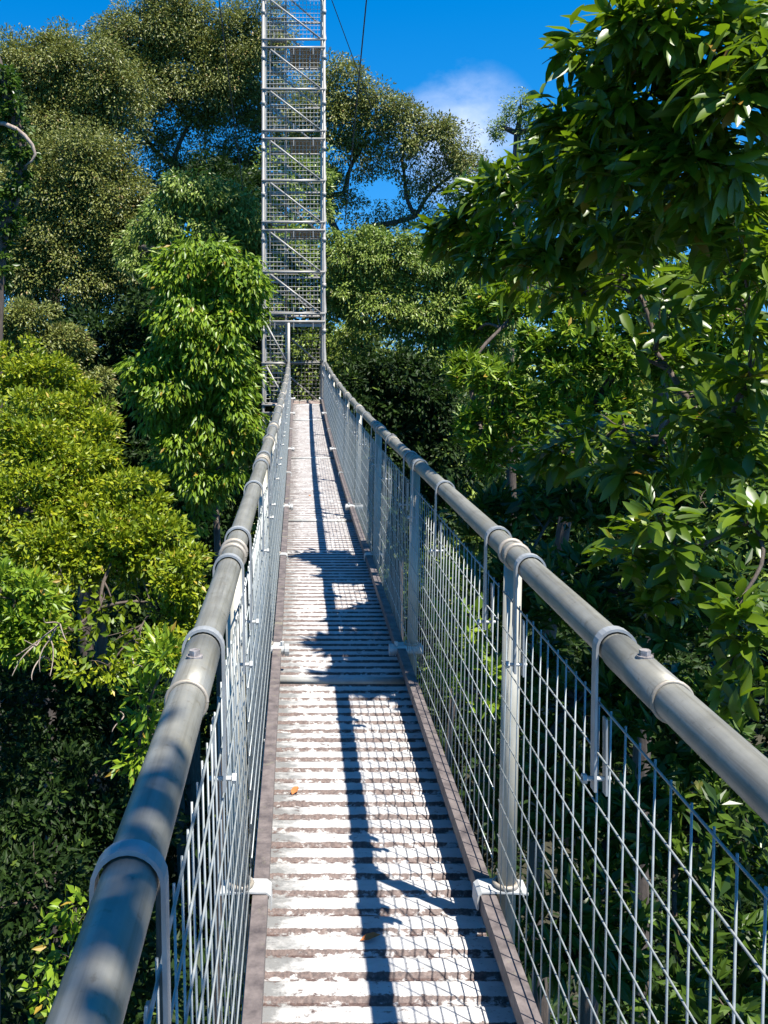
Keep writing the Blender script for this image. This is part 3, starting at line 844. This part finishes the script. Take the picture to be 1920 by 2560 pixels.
crown('vine_foliage', px_lobes([(10, 210, 24, 50), (35, 300, 26, 50), (55, 390, 24, 55), (40, 470, 28, 40), (10, 560, 30, 50), (-20, 660, 40, 70)], 15), vt, M['leaf_dark'], 61, L=0.11, Wd=0.06, cr=0.12, per=26, dens=1.6, droop=0.6, inner=0.4)


UN = dict(L=0.2, Wd=0.09, cr=0.4, per=50, dens=2.2, droop=0.4, inner=0.8)
tree('understorey_tree', 'dark tree coloured for deep shade between the left olive canopy and the bright drooping tree', [(440, 830, 110, 100), (560, 800, 100, 110), (540, 960, 100, 100), (620, 1000, 80, 110), (170, 930, 90, 90), (250, 860, 110, 90), (330, 1000, 100, 110), (230, 1010, 90, 100), (400, 1150, 110, 120), (300, 1150, 90, 110), (500, 1300, 120, 120), (420, 780, 120, 110), (560, 1450, 110, 120), (600, 560, 100, 120, 34), (540, 480, 120, 90, 36, 0.8)], 26, 'leaf_shade_tone', 71, tr=0.2, **UN)
tree('understorey_tree', 'dark tree coloured for shade behind the right handrail at the far end of the walkway', [(900, 1000, 90, 90), (980, 980, 100, 90), (1060, 1010, 100, 90), (880, 1120, 90, 110), (990, 1130, 110, 110), (1120, 1130, 110, 110), (1000, 1280, 140, 120)], 27, 'leaf_shade_tone', 72, tr=0.2, **UN)
tree('understorey_tree', 'shaded tree seen through the tower mesh behind the doorway', [(700, 640, 90, 90), (800, 700, 90, 90), (720, 780, 90, 80), (770, 880, 100, 90), (690, 950, 90, 100), (800, 1020, 100, 90), (640, 1060, 100, 110), (730, 480, 90, 110, 38, 0.8)], 33, 'leaf_mid', 73, tr=0.2, **UN)
# dense low growth on the forest floor, too thick to count
rng = np.random.default_rng(5)
lob = []
for i in range(420):
    x, y = rng.uniform(-34, 34), rng.uniform(0, 62)
    hgt = rng.uniform(1.0, 5.5) + (3.0 if y > 30 else 0)
    lob.append(((x, y, hgt * 0.6), (rng.uniform(1.6, 3.2), rng.uniform(1.6, 3.2), hgt * 0.55), 1.0))
tag(crown('undergrowth', lob, None, M['leaf_shade_tone'], 81, L=0.42, Wd=0.17, cr=0.9, per=30, dens=0.8, droop=0.3, inner=0.3), None, None, kind='stuff')
# the far wood closing the view behind the single trees
lob = []
for i in range(150):
    a = rng.uniform(-0.9, 0.9)
    d = rng.uniform(58, 92)
    x, y = d * math.sin(a), d * math.cos(a)
    top = rng.uniform(15, 22)
    for j in range(2):
        hz = top * (0.8 - 0.42 * j)
        lob.append(((x + rng.uniform(-2, 2), y + rng.uniform(-2, 2), hz), (rng.uniform(3, 5), rng.uniform(3, 5), rng.uniform(2.4, 4.0)), 1.0))
tag(crown('distant_forest', lob, None, M['leaf_mid'], 82, L=0.6, Wd=0.28, cr=1.3, per=34, dens=1.0, droop=0.4, inner=0.4), None, None, kind='stuff')

# ground
mb = MB()
n = 60
xs = np.linspace(-160, 160, n); ys = np.linspace(-60, 260, n)
gv = np.array([[x, y, 0.8 * math.sin(x * 0.11) + 0.7 * math.sin(y * 0.09 + 1) - 1.0] for y in ys for x in xs])
ii = np.array([[j * n + i, j * n + i + 1, (j + 1) * n + i + 1, (j + 1) * n + i] for j in range(n - 1) for i in range(n - 1)])
mb.add_np(gv, ii)
tag(mb.build('ground', M['ground'], None, True), None, None, kind='structure')

# fallen leaves on the deck
for (x, y, a, lb) in ((-0.015, 3.22, 0.3, 'orange fallen leaf lying beside the handrail shadow on the deck'), (-0.26, 4.3, 1.2, 'small brown fallen leaf near the left kerb'), (-0.09, 12.9, 2.0, 'dry leaf on the far white deck')):
    mb = MB()
    L_ = 0.035
    c, s_ = math.cos(a), math.sin(a)
    pts = []
    for (u, v_, h) in ((-1, 0, 0.004), (-0.3, 0.42, 0.012), (0.5, 0.34, 0.016), (1.1, 0, 0.01), (0.5, -0.34, 0.014), (-0.3, -0.42, 0.010), (0.1, 0, 0.003)):
        pts.append((x + L_ * (u * c - v_ * s_), y + L_ * (u * s_ + v_ * c), deck_z(y) + h))
    mb.add(pts, [(0, 6, 1), (1, 6, 2), (2, 6, 3), (3, 6, 4), (4, 6, 5), (5, 6, 0)])
    tag(mb.build('fallen_leaf', M['dead_leaf'], None, True), lb, 'leaf', 'fallen leaves on the deck')

# ------------------------------------------------------------------ light, sky, camera
sun_dir = Vector((0.37, -0.31, 1.0)).normalized()
el = math.asin(sun_dir.z)
az = math.atan2(sun_dir.x, sun_dir.y)
ld = bpy.data.lights.new('sun', 'SUN')
ld.energy = 5.0
ld.angle = math.radians(0.5)
ld.color = (1.0, 0.955, 0.88)
lo = bpy.data.objects.new('sun', ld)
col.objects.link(lo)
lo.rotation_euler = sun_dir.to_track_quat('Z', 'Y').to_euler()
lo.location = (20, -20, 60)

w = bpy.data.worlds.new('World')
scene.world = w
w.use_nodes = True
nt = w.node_tree
nt.nodes.clear()
out = nt.nodes.new('ShaderNodeOutputWorld')
bg = nt.nodes.new('ShaderNodeBackground')
sky = nt.nodes.new('ShaderNodeTexSky')
sky.sky_type = 'NISHITA'
sky.sun_disc = False
sky.sun_elevation = el
sky.sun_rotation = az
sky.altitude = 300
sky.air_density = 1.0
sky.dust_density = 0.1
sky.ozone_density = 4.0
tcs = nt.nodes.new('ShaderNodeTexCoord')
sp = nt.nodes.new('ShaderNodeSeparateXYZ'); nt.links.new(tcs.outputs['Generated'], sp.inputs[0])
mz = nt.nodes.new('ShaderNodeMapRange'); nt.links.new(sp.outputs[2], mz.inputs[0])
mz.inputs[1].default_value = 0.0; mz.inputs[2].default_value = 1.0; mz.inputs[3].default_value = 0.15; mz.inputs[4].default_value = 1.0
cb = nt.nodes.new('ShaderNodeCombineXYZ')
nt.links.new(sp.outputs[0], cb.inputs[0]); nt.links.new(sp.outputs[1], cb.inputs[1]); nt.links.new(mz.outputs[0], cb.inputs[2])
nv = nt.nodes.new('ShaderNodeVectorMath'); nv.operation = 'NORMALIZE'; nt.links.new(cb.outputs[0], nv.inputs[0])
nt.links.new(nv.outputs[0], sky.inputs['Vector'])
hs = nt.nodes.new('ShaderNodeHueSaturation')
hs.inputs['Saturation'].default_value = 1.43
hs.inputs['Value'].default_value = 1.3
nt.links.new(sky.outputs[0], hs.inputs['Color'])
# a thin wisp of cloud low in the sky right of the tower
tc = nt.nodes.new('ShaderNodeTexCoord')
mp = nt.nodes.new('ShaderNodeMapping')
mp.inputs['Scale'].default_value = (2.2, 2.2, 3.6)
nt.links.new(tc.outputs['Generated'], mp.inputs[0])
nz = noise(nt, 3.0, 7, 0.6, mp.outputs[0])
wisp = Vector((0.168, 1.0, 0.215)).normalized()
dp = nt.nodes.new('ShaderNodeVectorMath'); dp.operation = 'DOT_PRODUCT'
nt.links.new(tc.outputs['Generated'], dp.inputs[0]); dp.inputs[1].default_value = wisp
mr = nt.nodes.new('ShaderNodeMapRange'); mr.interpolation_type = 'SMOOTHSTEP'; mr.inputs[1].default_value = 0.9965; mr.inputs[2].default_value = 1.0
nt.links.new(dp.outputs['Value'], mr.inputs[0])
mu = nt.nodes.new('ShaderNodeMath'); mu.operation = 'MULTIPLY'
nr = nt.nodes.new('ShaderNodeMapRange'); nr.inputs[1].default_value = 0.36; nr.inputs[2].default_value = 0.72
nt.links.new(nz.outputs[0], nr.inputs[0])
nt.links.new(mr.outputs[0], mu.inputs[0]); nt.links.new(nr.outputs[0], mu.inputs[1])
cr_ = ramp(nt, mu.outputs[0], [(0.02, (0, 0, 0)), (0.80, (0.62, 0.62, 0.62))])
mxs = nt.nodes.new('ShaderNodeMix'); mxs.data_type = 'RGBA'
nt.links.new(cr_.outputs[0], mxs.inputs[0]); nt.links.new(hs.outputs[0], mxs.inputs[6]); mxs.inputs[7].default_value = (7.0, 7.6, 8.8, 1)
nt.links.new(mxs.outputs[2], bg.inputs[0])
bg.inputs[1].default_value = 0.068
nt.links.new(bg.outputs[0], out.inputs[0])

cam = bpy.data.cameras.new('camera')
cam.sensor_fit = 'VERTICAL'
cam.sensor_height = 36
cam.sensor_width = 27
cam.lens = 35.0
cam.shift_x = (960 - VX) / 2560
cam.shift_y = -(1280 - HY) / 2560
cam.clip_start = 0.05
cam.clip_end = 1000
co = bpy.data.objects.new('camera', cam)
col.objects.link(co)
co.location = (CX, 0, CZ)
co.rotation_euler = (math.radians(90), 0, 0)
scene.camera = co

scene.view_settings.view_transform = 'Standard'
scene.view_settings.look = 'None'
scene.view_settings.exposure = 1.28
scene.view_settings.gamma = 1
scene.render.resolution_x, scene.render.resolution_y = 768, 1024
scene.cycles.max_bounces = 6
scene.cycles.diffuse_bounces = 2
scene.cycles.glossy_bounces = 2
scene.cycles.transmission_bounces = 4
scene.cycles.use_denoising = True
